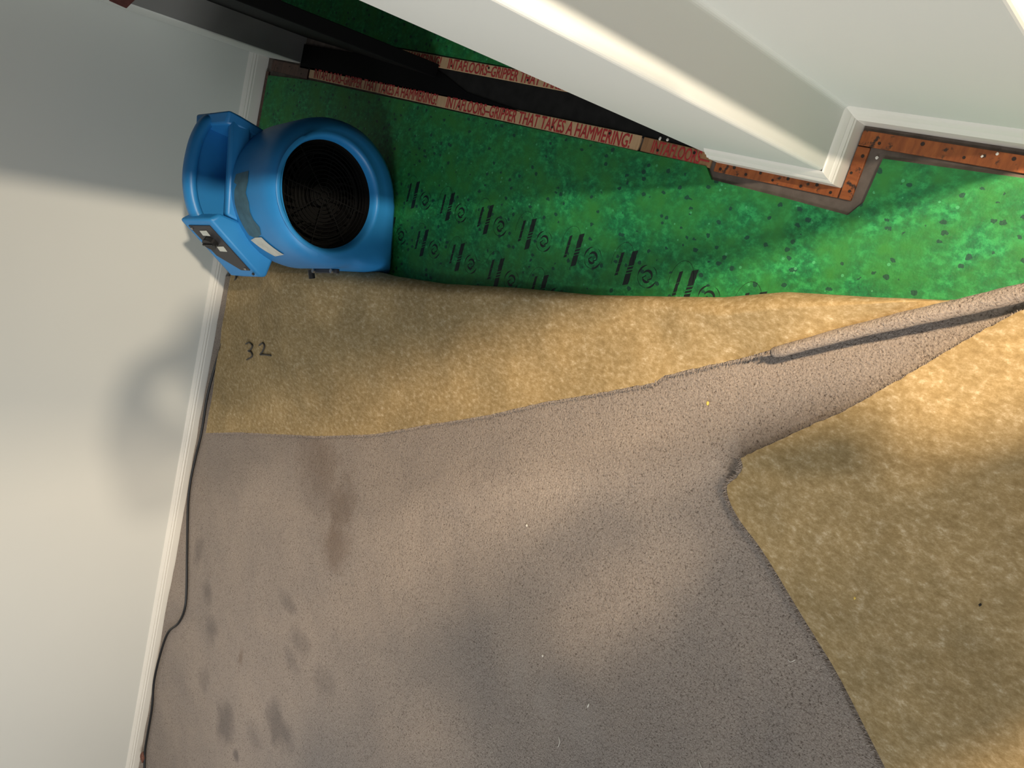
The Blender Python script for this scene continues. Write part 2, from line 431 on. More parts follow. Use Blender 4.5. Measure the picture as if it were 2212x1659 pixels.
rod('long pale gripper rod with red lettering on the room side of the threshold', (-.176, -2.672), (-.163, -1.152), .036, M['rod_pale'],
    [(PH, .035, .715, .045), (PH, .795, .700, .045)], pins=8)
rod('short tan gripper rod with red lettering, next to the white corner', (-.163, -1.144), (-.158, -.950), .033, M['rod_tan'], [('INTAFLOORS\u2014', .030, .160, .040)], pins=2, seed=2)
rod('pale gripper rod with red lettering on the far side of the threshold', (-.2830, -2.30), (-.2575, -1.00), .032, M['rod_pale'],
    [('TAKES A HAMMERING!', .050, .305, .040), (PH, .390, .700, .040)], pins=8, seed=3)
rod('dark brown gripper rod piece at the foot of the doorway nib', (-.176, -2.955), (-.172, -2.682), .040, M['rod_brown'], pins=3, seed=4)
rod('thin dark gripper rod running along the far wall under the blower', (-.150, -2.980), (1.3, -2.980), .022, M['rod_brown'], pins=0, seed=5)
rod('orange gripper rod with dark nail marks along the foot of the corner', (-.1480, -.938), (-.1480, -.655), .022, M['rod_orange'], pins=9, seed=6)
rod('short orange gripper rod turning round the white corner', (-.1370, -.640), (-.237, -.640), .024, M['rod_orange'], pins=3, seed=7)
rod('orange brown gripper rod along the recessed wall at the right edge', (-.253, -.652), (-.247, 0.40), .028, M['rod_orange'], pins=14, seed=8)
rod('thin brown gripper rod along the far wall in the next room', (-1.5, -2.980), (-.34, -2.980), .022, M['rod_brown'], pins=0, seed=9)

# ---------------------------------------------------------------- carpet
ZB = 0.020   # top of the pile lying on the underlay
EDGEPX = [(460,935),(520,934),(600,938),(690,942),(760,940),(810,938),(850,931),(920,918),(1000,906),(1060,896),(1110,884),(1180,868),(1250,857),(1300,848),(1380,833),(1420,826),(1432,813),(1480,801),(1560,783),(1640,765),(1680,753),(1760,728),(1860,702),(1960,675),(2060,655),(2130,640),(2212,628)]
def rise(t): t = min(1, max(0, t)); return t * t * (3 - 2 * t)
def ez(px): return .030 + .050 * rise((px - 1590) / 130)     # the cut edge lifts off the pile towards the rolled lip
EDGE = sorted([(fl(x, y, ez(x)).y, fl(x, y, ez(x)).x) for x, y in EDGEPX])
EDGE += [(.7, EDGE[-1][1] - .6)]
def edge_h(y): return .032 + .045 * rise((y + .745) / .13)
def edge_x(y): return interp(EDGE, y)
def fold_h(y):
    h = .052 + .105 * math.exp(-((y + 2.24) / .36) ** 2) + .008 * math.sin(y * 7.0)
    return h + (.100 - h) * rise((y + .95) / .35) - .030 * rise((y + .47) / .09)
def flap_z(x, y):
    """height of the upward-facing backing of the folded flap"""
    xf, xe, h = fold_x(y), edge_x(y), fold_h(y)
    w = max(xe - xf, .02); u = (x - xf) / w; r = min(.3, h * .55 / w)
    if u < r: z = h * .5 + h * .5 * math.sqrt(max(0, 1 - (1 - u / r) ** 2))
    else:
        t = min(1.0, (u - r) / (1 - r)); z = edge_h(y) + (h - edge_h(y)) * (1 - t) ** 1.6 * (1 + .4 * t)
    amp = math.sin(PI * min(1, max(0, u))) * min(1, w * 2.2)
    z += amp * (.010 * noise.noise(Vector((x * 4.5, y * 3.5, 1.3))) + .006 * noise.noise(Vector((x * 9, y * 9, 4.1))))
    z += amp * .012 * math.exp(-((y + 1.36 + .12 * (x - .3)) / .03) ** 2) * max(0, 1 - u * 2.2)
    return z
carpet = empty('fitted_carpet', (1.2, -1.2, .009))
tag(carpet, 'taupe cut-pile carpet covering the floor, its far edge folded back to show tan backing', 'carpet')
carpet.location = (0, 0, 0)
# lying pile
bm = bmesh.new(); ny, nx = 190, 120; rows = []
def pile_z(x, y):
    z = ZB + .0035 * noise.noise(Vector((x * 3.2, y * 3.2, 7))) + .0022 * noise.noise(Vector((x * 11, y * 11, 2)))
    d = (y + 2.985); z += .0015 * math.exp(-(d / .05) ** 2) * (1 + .5 * math.sin(x * 9))
    return z
for j in range(ny + 1):
    y = -2.992 + (0.75 + 2.992) * j / ny; xf = fold_x(y) + .035 - .037 * rise((y + .5) / .12); row = []
    for i in range(nx + 1):
        t = i / nx; x = xf + (4.05 - xf) * (t ** 1.25); row.append(bm.verts.new((x, y, pile_z(x, y))))
    rows.append(row)
for a, b in zip(rows, rows[1:]):
    for i in range(nx): bm.faces.new((a[i], a[i+1], b[i+1], b[i]))
# skirt down to the underlay so the carpet has its thickness
ret = bmesh.ops.extrude_edge_only(bm, edges=[e for e in bm.edges if e.is_boundary])
for g in ret['geom']:
    if isinstance(g, bmesh.types.BMVert): g.co.z = .0095
obj('pile', bm, M['pile'], carpet, smooth=50)

# folded flap: closed sheet, backing outside/up, pile inside/down
def flap_sheet():
    bm = bmesh.new(); n = 44; ys = []
    y = -2.903
    while y < -.372: ys.append(y); y += .0125 if y < -1.2 else .009
    T = .009; R = []
    for y in ys:
        xf, xe, h = fold_x(y), edge_x(y), fold_h(y); w = max(xe - xf, .012)
        xe = xe + .0025 * noise.noise(Vector((y * 60, 0, 0))) + .0018 * noise.noise(Vector((y * 170, 3, 0)))
        top = []
        for k in range(n + 1):
            u = (k / n) ** 1.5; x = xf + (xe - xf) * u; top.append(Vector((x, y, flap_z(x, y))))
        # lower half of the fold, running back under itself
        low = []
        for k in range(1, 9):
            a = PI / 2 * k / 8; low.append(Vector((xf + h * .5 * (1 - math.cos(a)) , y, h * .5 - (h * .5 - .0105) * math.sin(a))))
        low.append(Vector((xf + h * .5 + .05, y, .0105)))
        path = list(reversed(low)) + top
        inner = []
        for k, p in enumerate(path):
            a = path[max(0, k-1)]; b = path[min(len(path)-1, k+1)]; d = (b - a); d.y = 0
            if d.length < 1e-6: d = Vector((1, 0, 0))
            d.normalize(); nn = Vector((d.z, 0, -d.x)); q = p + nn * T
            inner.append(q)
        R.append((path, inner))
    V = [([bm.verts.new(p) for p in a], [bm.verts.new(p) for p in b]) for a, b in R]
    m_ = len(V[0][0])
    for (a, b), (c, d) in zip(V, V[1:]):
        for k in range(m_ - 1):
            bm.faces.new((a[k], a[k+1], c[k+1], c[k])).material_index = 0
            bm.faces.new((b[k], d[k], d[k+1], b[k+1])).material_index = 1
        bm.faces.new((a[-1], b[-1], d[-1], c[-1])).material_index = 1
        bm.faces.new((a[0], c[0], d[0], b[0])).material_index = 1
    for a, b in (V[0], V[-1]):
        for k in range(m_ - 1):
            bm.faces.new((a[k], b[k], b[k+1], a[k+1])).material_index = 1
    return bm
o = obj('folded_flap', flap_sheet(), [M['backing'], M['pile2']], carpet, smooth=60); o['label'] = 'tan backing side of the folded edge'

def fringe(pts, out, n, ln, thick, zj=.004, seed=1):
    """short ragged tufts standing out from a cut edge"""
    bm = bmesh.new(); rr = random.Random(seed); P = [Vector(p) for p in pts]
    seg = [(b - a).length for a, b in zip(P, P[1:])]; tot = sum(seg)
    for i in range(n):
        s = rr.random() * tot; k = 0
        while k < len(seg) - 1 and s > seg[k]: s -= seg[k]; k += 1
        p = P[k].lerp(P[k+1], min(1, s / seg[k])); d = (P[k+1] - P[k]).normalized()
        o_ = out(p, d); o_.normalize()
        dirn = (o_ + d * rr.uniform(-.7, .7) + Vector((0, 0, rr.uniform(-.35, .35)))).normalized()
        l = ln * rr.uniform(.5, 1.25); t = thick * rr.uniform(.7, 1.3); base = p + Vector((0, 0, rr.uniform(-zj, zj))) - dirn * .003
        side = dirn.cross(Vector((0, 0, 1))).normalized() * t; up = side.cross(dirn).normalized() * t
        tip = base + dirn * (l + .003); midp = base + dirn * l * .6
        r0 = [bm.verts.new(base + side), bm.verts.new(base + up), bm.verts.new(base - side), bm.verts.new(base - up)]
        r1 = [bm.verts.new(midp + side), bm.verts.new(midp + up), bm.verts.new(midp - side), bm.verts.new(midp - up)]
        tv = bm.verts.new(tip)
        for j in range(4):
            bm.faces.new((r0[j], r0[(j+1) % 4], r1[(j+1) % 4], r1[j])); bm.faces.new((r1[j], r1[(j+1) % 4], tv))
    return bm
ep = [Vector((edge_x(y) + .001, y, edge_h(y) - .0045)) for y in [(-2.90 + i * .02) for i in range(114)]]
f = obj('frayed_edge', fringe(ep, lambda p, d: Vector((1, -.2, 0)), 2600, .0095, .0013, .004, 3), M['pile2'], carpet, smooth=60)
f['kind'] = 'stuff'

# rolled-up lip at the near end of the flap
lipc = smooth_line([fl(1668, 761, .066), fl(1700, 754, .073), fl(1830, 719, .078), fl(1960, 688, .082), fl(2090, 659, .085), fl(2212, 630, .088), fl(2330, 603, .090), fl(2460, 572, .090)], 8)
def lip():
    bm = bmesh.new(); R = []
    n = 26
    for i, c in enumerate(lipc):
        d = (lipc[min(i+1, len(lipc)-1)] - lipc[max(i-1, 0)]).normalized(); s = d.cross(Vector((0, 0, 1))).normalized()  # s points to +x side
        s = Vector((abs(s.x), s.y if s.x > 0 else -s.y, 0)); up = Vector((0, 0, 1))
        t = i / (len(lipc) - 1); r = (.0125 + .0050 * min(1, t * 2)) * (.75 + .25 * rise(t / .03)) + .0010 * noise.noise(c * 40)
        out, inn = [], []
        for k in range(n + 1):
            a = math.radians(-125 + 285 * k / n); rr = r * (1 - .20 * k / n)
            v = s * math.cos(a) + up * math.sin(a)
            out.append(c + v * (rr + .0007 * noise.noise((c + v * .02) * 260))); inn.append(c + v * (rr - .0062))
        R.append(([bm.verts.new(p) for p in out], [bm.verts.new(p) for p in inn]))
    for (a, b), (c, d) in zip(R, R[1:]):
        for k in range(n):
            bm.faces.new((a[k], a[k+1], c[k+1], c[k])).material_index = 0
            bm.faces.new((b[k], d[k], d[k+1], b[k+1])).material_index = 1
        bm.faces.new((a[-1], b[-1], d[-1], c[-1])).material_index = 1; bm.faces.new((a[0], c[0], d[0], b[0])).material_index = 1
    for a, b in (R[0], R[-1]):
        for k in range(n): bm.faces.new((a[k], b[k], b[k+1], a[k+1])).material_index = 0
    return bm
o = obj('rolled_lip', lip(), [M['pile2'], M['backing']], carpet, smooth=60); o['label'] = 'furry taupe roll of carpet edge'
tuft = [c + Vector((.004, -.004, .0)) for c in lipc[:-8]]
f = obj('lip_tufts', fringe([lipc[0] + Vector((.0, .0, -.012)), lipc[0] + Vector((.008, -.004, .006))], lambda p, d: Vector((.6, -1, 0)), 70, .009, .0014, .004, 5), M['pile2'], carpet, smooth=60)
f['kind'] = 'stuff'

# handwritten number on the backing
for st in ([(531,743),(538,740),(545,747),(541,755),(536,758),(543,762),(544,770),(533,777)], [(560,746),(567,741),(571,748),(567,759),(562,766),(570,766),(585,768)]):
    pts = []
    for x, y in st:
        p = fl(x, y, .05)
        for _ in range(3): p = fl(x, y, flap_z(p.x, p.y) + .0035)
        pts.append(p)
    bm = bmesh.new(); tube(bm, smooth_line(pts, 5), .0030, 6); obj('pen_mark', bm, M['pen'], carpet, smooth=60)

# ---- second folded section, lower right
UP = [(1600,990),(1645,968),(1690,948),(1760,915),(1815,892),(1870,862),(1925,830),(1980,798),(2040,762),(2100,727),(2155,697),(2212,668),(2300,622),(2420,560)]
LO = [(1600,990),(1604,1012),(1590,1032),(1571,1050),(1577,1085),(1602,1130),(1640,1180),(1680,1243),(1720,1310),(1765,1383),(1800,1440),(1835,1505),(1870,1575),(1912,1659),(1975,1790),(2060,1960)]
ZF = .044
up_pts = [fl(x, y, ZF) for x, y in UP]; lo_pts = [fl(x, y, ZF) for x, y in LO]
ext = (up_pts[-1] - up_pts[-3]).normalized(); up_pts.append(up_pts[-1] + ext * .45)
UPs, LOs = smooth_line(up_pts, 6), smooth_line(lo_pts, 7)
LO2 = [(1600,990),(1606,1006),(1612,1024),(1618,1042),(1628,1066),(1640,1100),(1660,1150),(1688,1215)] + [(x + 12, y) for x, y in LO[8:]]
LO2s = smooth_line([fl(x, y, ZF) for x, y in LO2], 7)
def sec_z(x, y, du, dl):
    q = (1 - math.exp(-du / .12)) * (1 - math.exp(-dl / .12))
    z = ZF + q * (.028 + .014 * noise.noise(Vector((x * 4, y * 4, 9))) + .004 * noise.noise(Vector((x * 12, y * 12, 3))))
    return z
def section():
    bm = bmesh.new(); T = .010; O = UPs[0]; G = []
    for i, u in enumerate(UPs):
        row = []
        for j, l in enumerate(LOs):
            l = l.lerp(LO2s[j], min(1, (u - UPs[0]).length / .07))
            x = u.x + l.x - O.x; y = u.y + l.y - O.y
            du = (LO2s[j] - LO2s[0]).length; dl = (u - UPs[0]).length
            jit = .0016 * noise.noise(Vector((x * 130, y * 130, 0)))
            row.append(Vector((x + jit, y + jit, sec_z(x, y, du, dl))))
        G.append(row)
    A = [[bm.verts.new(p) for p in r] for r in G]
    B = [[bm.verts.new(p - Vector((0, 0, T))) for p in r] for r in G]
    nu, nl = len(G), len(G[0])
    for i in range(nu - 1):
        for j in range(nl - 1):
            bm.faces.new((A[i][j], A[i+1][j], A[i+1][j+1], A[i][j+1])).material_index = 0
            bm.faces.new((B[i][j], B[i][j+1], B[i+1][j+1], B[i+1][j])).material_index = 1
    for i in range(nu - 1):
        bm.faces.new((A[i][0], B[i][0], B[i+1][0], A[i+1][0])).material_index = 1
        bm.faces.new((A[i][-1], A[i+1][-1], B[i+1][-1], B[i][-1])).material_index = 1
    for j in range(nl - 1):
        bm.faces.new((A[0][j], A[0][j+1], B[0][j+1], B[0][j])).material_index = 1
        bm.faces.new((A[-1][j], B[-1][j], B[-1][j+1], A[-1][j+1])).material_index = 1
    return bm
sec = empty('carpet_section', (0, 0, 0))
tag(sec, 'turned-over carpet section at lower right, tan backing up, with a frayed edge', 'carpet')
o = obj('backing_sheet', section(), [M['backing'], M['pile2']], sec, smooth=60)
ep = [Vector((p.x - .001, p.y, sec_z(p.x, p.y, 9 if False else (p - LOs[0]).length, 0) - .0065)) for p in LOs]
f = obj('frayed_edge', fringe(ep, lambda p, d: Vector((.55, -1, 0)), 3400, .0150, .0015, .005, 8), M['pile2'], sec, smooth=60); f['kind'] = 'stuff'
ep = [Vector((p.x, p.y, sec_z(p.x, p.y, 0, 9) - .006)) for p in UPs[:-6]]
f = obj('upper_frayed_edge', fringe(ep, lambda p, d: Vector((-1, -.5, 0)), 800, .0065, .0011, .003, 9), M['pile2'], sec, smooth=60); f['kind'] = 'stuff'

# ---------------------------------------------------------------- blower
def mat_blue():
    m, nt, b = new_mat('blue_moulded_plastic'); b.inputs['Roughness'].default_value = 0.42
    c = ramp(nt, nz(nt, coords(nt), 5, 4, 0.6), [(0.35, (0.016, 0.190, 0.480)), (0.65, (0.024, 0.225, 0.540))])
    scuff = ramp(nt, nz(nt, coords(nt, (1, 1, 3)), 14, 6, 0.7), [(0.66, (0, 0, 0)), (0.74, (0.45, 0.45, 0.45))])
    nt.links.new(mix(nt, scuff, c, (0.03, 0.14, 0.28)), b.inputs['Base Color'])
    bump(nt, b, nz(nt, coords(nt), 500, 2), 0.08, 0.001)
    return m
M['blue'] = mat_blue()
M['panel'] = plain('charcoal_panel', (0.030, 0.030, 0.034), 0.45)
M['grille'] = plain('black_grille', (0.0022, 0.0022, 0.0022), 0.8, spec=0.15)
M['label_pale'] = plain('worn_white_sticker', (0.50, 0.52, 0.48), 0.6, noise_amt=.1, nscale=40)
M['residue'] = plain('grey_glue_residue', (0.050, 0.120, 0.165), 0.7, noise_amt=.2, nscale=40)

blower = empty('air_blower', (0.18, -2.12, 0.009), math.radians(15))
tag(blower, 'blue snail-shaped plastic blower with round black intake and carry handle by the far wall', 'blower')
NR = 96
def outline(s, y, cx=.05, cz=.215, dz=0.0):
    """snail outline seen from the intake side, scaled by s about its middle"""
    pts = []
    for k in range(NR):
        a = 2 * PI * k / NR
        ca, sa = math.cos(a), math.sin(a)
        # support ray: circle of the scroll
        R = .219; ox, oz = 0.020, .224
        # polar distance from (cx,cz) to the union of scroll circle and outlet/base box
        def circ():
            dx, dz_ = cx - ox, cz - oz; bq = dx * ca + dz_ * sa; cq = dx*dx + dz_*dz_ - R*R
            return -bq + math.sqrt(bq*bq - cq)
        r = circ()
        def slab(x0, x1, z0, z1):
            t = 1e9
            if ca > 1e-6: t = min(t, (x1 - cx) / ca)
            if ca < -1e-6: t = min(t, (x0 - cx) / ca)
            if sa > 1e-6: t = min(t, (z1 - cz) / sa)
            if sa < -1e-6: t = min(t, (z0 - cz) / sa)
            return t
        if sa < 0:
            # base block under the scroll and outlet reaching to +x
            if cz + .001 > 0:
                t = slab(.015, .235, 0.002, 9)
                zz = cz + t * sa; xx = cx + t * ca
                if xx > .19 and zz > .085:      # outlet mouth is low
                    pass
                tt = max(r, min(t, (cz - .002) / -sa))
                if cz + tt * sa > .12 and tt > r: tt = r + (tt - r) * max(0, 1 - (cz + tt * sa - .12) / .05)
                r = tt
        pts.append((cx + r * ca * s, cz + r * sa * s))
    return [Vector((p[0], y, p[1])) for p in pts]
def circle(r, y, cx=.030, cz=.258):
    return [Vector((cx + r * math.cos(2*PI*k/NR), y, cz + r * math.sin(2*PI*k/NR))) for k in range(NR)]
def lerp_ring(a, b, t): return [p.lerp(q, t) for p, q in zip(a, b)]
bm = bmesh.new()
rings = [outline(.50, -.155), outline(.80, -.150), outline(.91, -.138), outline(.97, -.112), outline(1.0, -.080), outline(1.0, .070),
         outline(.990, .098), outline(.962, .122), outline(.918, .138)]
c0 = circle(.174, .150); last = outline(.865, .146)
rings += [last, lerp_ring(last, c0, .5), c0, circle(.167, .153), circle(.160, .149), circle(.156, .139), circle(.154, .124)]
loft(bm, rings, True, False)
obj('housing', bm, M['blue'], blower, smooth=60)
# outlet duct, its mouth under the folded carpet
bm = bmesh.new()
def rrect(x, y0, y1, z0, z1, r=.02, n=6):
    pts = []
    for cy_, cz_, a0 in ((y1 - r, z1 - r, 0), (y0 + r, z1 - r, 90), (y0 + r, z0 + r, 180), (y1 - r, z0 + r, 270)):
        for k in range(n + 1):
            a = math.radians(a0 + 90 * k / n); pts.append(Vector((x, cy_ + r * math.cos(a), cz_ + r * math.sin(a))))
    return pts
loft(bm, [rrect(.12, -.11, .020, .004, .10), rrect(.19, -.12, .100, .004, .120), rrect(.225, -.120, .092, .004, .082), rrect(.250, -.120, .092, .004, .070), rrect(.250, -.110, .082, .012, .062), rrect(.23, -.110, .082, .012, .062)])
obj('outlet_duct', bm, M['blue'], blower, smooth=50)
# intake
bm = bmesh.new()
loft(bm, [circle(.155, .1235), circle(.153, .100), circle(.152, .050)], False, True)
obj('intake_well', bm, M['grille'], blower)
bm = bmesh.new()
for i in range(13): torus(bm, (.030, .108 + .010 * math.cos(i / 12 * PI / 2), .258), (0, 1, 0), .012 + i * .0116, .0010, 56, 5)
for k in range(8):
    a = 2 * PI * k / 8 + .2; tube(bm, [(.030 + .010*math.cos(a), .117, .258 + .010*math.sin(a)), (.030 + .152*math.cos(a), .107, .258 + .152*math.sin(a))], .0015, 6)
obj('intake_grille', bm, M['grille'], blower, smooth=60)
bm = bmesh.new(); tube(bm, [(.030, .056, .258), (.030, .095, .258)], .030, 20); obj('fan_hub', bm, M['grille'], blower, smooth=40)
bm = bmesh.new()
torus(bm, (.030, .098, .258), (0, 1, 0), .122, .003, 56, 6)
for k in range(26):
    a = 2 * PI * k / 26; w = .22
    p = lambda r, a_, y: (.030 + r*math.cos(a_), y, .258 + r*math.sin(a_))
    loft(bm, [[p(.085, a, .056), p(.122, a + w, .056), p(.124, a + w + .02, .056), p(.087, a + .02, .056)], [p(.085, a, .098), p(.122, a + w, .098), p(.124, a + w + .02, .098), p(.087, a + .02, .098)]])
o = obj('fan_wheel', bm, M['grille'], blower)
# saddle with scoop, cheek and carrying handle
def prism(bm, poly, y0, y1):
    loft(bm, [[(x, y0, z) for x, z in poly], [(x, y1, z) for x, z in poly]])
bm = bmesh.new()
loft(bm, [[(-.135, -.250, .16), (.150, -.250, .16), (.150, -.085, .16), (-.135, -.085, .16)],
          [(-.140, -.250, .34), (.160, -.250, .34), (.160, -.085, .34), (-.140, -.085, .34)],
          [(-.160, -.240, .405), (.150, -.240, .405), (.140, -.090, .405), (-.160, -.090, .405)]])
obj('saddle', bm, M['blue'], blower, smooth=30, bevel=(.010, 3))
bm = bmesh.new()
loft(bm, [[(-.160, -.128, .39), (.13, -.128, .39), (.13, -.084, .39), (-.160, -.084, .39)], [(-.172, -.114, .450), (.110, -.114, .450), (.110, -.090, .450), (-.172, -.090, .450)]])
obj('front_ridge', bm, M['blue'], blower, smooth=30, bevel=(.008, 3))
bm = bmesh.new()
bp = [(-.165, .39), (.145, .39), (.148, .455), (.120, .486), (.06, .502), (-.01, .508), (-.09, .498), (-.15, .478), (-.17, .45)]
prism(bm, bp, -.222, -.200)
obj('scoop_back', bm, M['blue'], blower, smooth=30, bevel=(.005, 2))
bm = bmesh.new()
loft(bm, [[(-.165, -.235, .30), (-.120, -.235, .33), (-.120, -.086, .33), (-.140, -.080, .30)],
          [(-.188, -.225, .46), (-.145, -.230, .46), (-.145, -.086, .425), (-.180, -.084, .425)],
          [(-.182, -.215, .500), (-.148, -.215, .500), (-.150, -.100, .462), (-.188, -.084, .460)]])
obj('handle_cheek', bm, M['blue'], blower, smooth=30, bevel=(.007, 3))
bm = bmesh.new()
hp = smooth_line([(-.172, -.178, .462), (-.155, -.182, .485), (-.095, -.186, .509), (-.010, -.188, .521), (.060, -.187, .515), (.115, -.183, .496), (.145, -.178, .470)], 6)
rings = []
for i, p in enumerate(hp):
    d = (hp[min(i+1, len(hp)-1)] - hp[max(i-1, 0)]).normalized(); n_ = d.cross(Vector((0, 1, 0))).normalized() * -1
    rings.append([p + Vector((0, 1, 0)) * (.026 * math.cos(2*PI*k/16)) + n_ * (.019 * math.sin(2*PI*k/16)) for k in range(16)])
loft(bm, rings); obj('handle', bm, M['blue'], blower, smooth=60)
# wedge that carries the switch plate
q = dict(tf=(.130, -.088, .501), tb=(.130, -.212, .537), bf=(.276, -.122, .318), bb=(.276, -.246, .354))
bm = bmesh.new()
loft(bm, [[(.108, -.088, .470), (.108, -.212, .505), (.150, -.240, .29), (.150, -.088, .29)],
          [q['tf'], q['tb'], (.180, -.240, .28), (.180, -.085, .28)],
          [q['bf'], q['bb'], (.276, -.246, .305), (.276, -.120, .296)]])
obj('switch_housing', bm, M['blue'], blower, smooth=30, bevel=(.009, 3))
P0, PU, PV = Vector(q['tf']), Vector(q['bf']) - Vector(q['tf']), Vector(q['tb']) - Vector(q['tf'])
PN = PV.cross(PU).normalized()
if PN.z < 0: PN = -PN
def on_panel(u, v, h=0.0): return P0 + PU * u + PV * v + PN * h
def plate(name, uv, h0, h1, mat, **k):
    bm = bmesh.new(); loft(bm, [[on_panel(u, v, h0) for u, v in uv], [on_panel(u, v, h1) for u, v in uv]]); return obj(name, bm, mat, pan, **k)
pan = None
pan = plate('switch_plate', [(.10, .16), (.10, .84), (.62, .80), (.88, .40), (.88, .12)], -.004, .0035, M['panel'], bevel=(.001, 2)); pan.parent = blower
plate('dial', [(.36 + .085*math.cos(a), .52 + .17*math.sin(a)) for a in [2*PI*k/20 for k in range(20)]], .004, .020, M['cable'])
plate('dial_pointer', [(.34, .36), (.36, .36), (.36, .68), (.34, .68)], .020, .024, M['cable'])
for u, v in ((.22, .50), (.49, .40)): plate('switch_legend', [(u - .045, v - .12), (u + .045, v - .10), (u + .04, v + .12), (u - .04, v + .10)], .004, .0052, M['label_pale'])
for u, v in ((.14, .78), (.84, .20), (.93, .08)):
    c = on_panel(u, v, .004); bm = bmesh.new(); tube(bm, [c, c + PN * .003], .0045, 10); obj('screw', bm, M['steel'] if u < .9 else M['cable'], blower, smooth=40)
# label, glue residue where another label has been
def skin_patch(name, pts, mat, lift=.0012):
    """patch lying on the upper side of the scroll: pts = (angle deg from +x over the top, y)"""
    bm = bmesh.new(); vs = []
    for a, y in pts:
        a = math.radians(a); vs.append(bm.verts.new(Vector((.020 + (.219 + lift) * math.cos(a), y, .224 + (.219 + lift) * math.sin(a)))))
    bm.faces.new(vs); bmesh.ops.triangulate(bm, faces=bm.faces[:])
    for it in range(3): bmesh.ops.subdivide_edges(bm, edges=bm.edges, cuts=1)
    for v in bm.verts:
        d = Vector((v.co.x - .020, 0, v.co.z - .224)); d = d.normalized() * (.219 + lift); v.co.x = .020 + d.x; v.co.z = .224 + d.z
    return obj(name, bm, mat, blower, smooth=60)
skin_patch('sticker', [(46, -.066), (48, -.030), (48, .006), (30, .042), (28, -.018), (38, -.046)], M['label_pale'], .0030)
skin_patch('glue_residue', [(97, -.060), (91, -.068), (89, -.050), (85, -.064), (76, -.070), (62, -.066), (50, -.060), (47, -.030), (50, .010), (56, .026), (62, .010), (68, .006), (75, .012), (82, .002), (90, .016), (98, .012)], M['residue'])
# catch and feet showing above the carpet by the outlet
bm = bmesh.new(); box(bm, (.236, -.045, .176), (.250, .095, .186)); obj('outlet_bracket', bm, M['panel'], blower, bevel=(.002, 2))
for y in (-.030, .070):
    bm = bmesh.new(); tube(bm, [(.243, y, .184), (.243, y, .192)], .007, 12); obj('bracket_screw', bm, M['steel'], blower, smooth=40)
bm = bmesh.new(); tube(bm, [(.240, -.062, .178), (.266, -.062, .172)], .010, 12); obj('rubber_foot', bm, M['cable'], blower, smooth=40)

# ---------------------------------------------------------------- cable
cp = [(505,585,.10),(510,600,.05),(500,632,.035),(485,700,.034),(479,745,.034),(462,800,.034),(447,860,.033),(440,905,.032),(433,945,.032),(423,985,.030),(413,1030,.030),(407,1075,.029),(405,1130,.029),(404,1200,.029),(403,1270,.028),(399,1315,.028),(385,1346,.028),(363,1366,.030),(347,1410,.034),(333,1470,.034),(328,1530,.030),(318,1590,.030),(313,1622,.030),(312,1650,.030),(312,1720,.030),(310,1800,.03)]
cpts = []
for x, y, z in cp:
    p = fl(x, y, z)
    p.y = max(p.y, -2.990)
    cpts.append(p)
bm = bmesh.new(); tube(bm, smooth_line(cpts, 6), .0055, 10)
tag(obj('power_cable', bm, M['cable'], smooth=60), 'thin black power cable running from the blower along the foot of the far wall', 'cable')
tie = empty('cable_tie', fl(305, 1634, .03)); tag(tie, 'small brown strap looped round the black cable at the bottom left', 'cable tie')
tie.location = (0, 0, 0); c = fl(308, 1634, .034); c.y = max(c.y, -2.982)
for nm, s in (('loop', -1), ('tab', 1)):
    bm = bmesh.new(); d = Vector((.028, .006 * s, .0)); o_ = Vector((0, .010 * s, .002 * s))
    tube(bm, [c + o_ * .5 - d, c + o_ - d * .4, c + o_ * 1.2, c + o_ - Vector((0, 0, 0)) + d * .5, c + o_ * .4 + d], lambda t: .003 + .006 * math.sin(PI * t), 10)
    obj(nm, bm, M['strap'], tie, smooth=60)

# reddish tag at the very top left, on the edge of the nib
tz = wy(272, 18, -2.740)
bm = bmesh.new()
pts = [wy(272, 18, -2.744), wy(236, 2, -2.744), wy(215, -30, -2.744), wy(272, -40, -2.744), wy(300, -10, -2.744)]
loft(bm, [pts, [p + Vector((0, .006, 0)) for p in pts]])
tag(obj('wall_tag', bm, M['rust'], bevel=(.001, 2)), 'reddish brown pointed tag on the doorway edge at the top left', 'tag')

# ---------------------------------------------------------------- crumbs
def chip(px, py, size, mat, label, name, surf, seed, cat='debris'):
    p = fl(px, py, .02); z = surf(p.x, p.y); p = fl(px, py, z); rr = random.Random(seed)
    bm = bmesh.new(); bmesh.ops.create_icosphere(bm, subdivisions=1, radius=1)
    for v in bm.verts:
        v.co = Vector((v.co.x * size * rr.uniform(.7, 1.2), v.co.y * size * .8 * rr.uniform(.7, 1.2), v.co.z * size * .5 * rr.uniform(.7, 1.2)))
    o = obj(name, bm, mat); o.location = (p.x, p.y, z + size * .45); return tag(o, label, cat)
def thread(pxs, r, mat, label, surf):
    bm = bmesh.new(); pts = []
    for x, y in pxs:
        p = fl(x, y, .022); pts.append(fl(x, y, surf(p.x, p.y) + .002))
    tube(bm, smooth_line(pts, 4), r, 6); return tag(obj('loose_thread', bm, mat, smooth=60), label, 'thread')
def zs(x, y):
    best = min(((p - Vector((x, y, p.z))).length for p in LOs)); return ZF + .028
chip(1139, 1135, .0045, M['white_chip'], 'white plaster crumb on the pile near the middle of the carpet', 'plaster_crumb', pile_z, 1)
chip(1173, 1416, .0040, M['white_chip'], 'white plaster crumb on the shaded pile in the lower middle', 'plaster_crumb', pile_z, 2)
chip(1272, 1523, .0045, M['white_chip'], 'long pale splinter on the carpet, lowest of the white crumbs', 'plaster_splinter', pile_z, 3).scale = (1.8, .6, 1)
chip(1530, 871, .0052, M['yellow_chip'], 'round yellow foam crumb on the pile below the folded flap', 'foam_crumb', pile_z, 4)
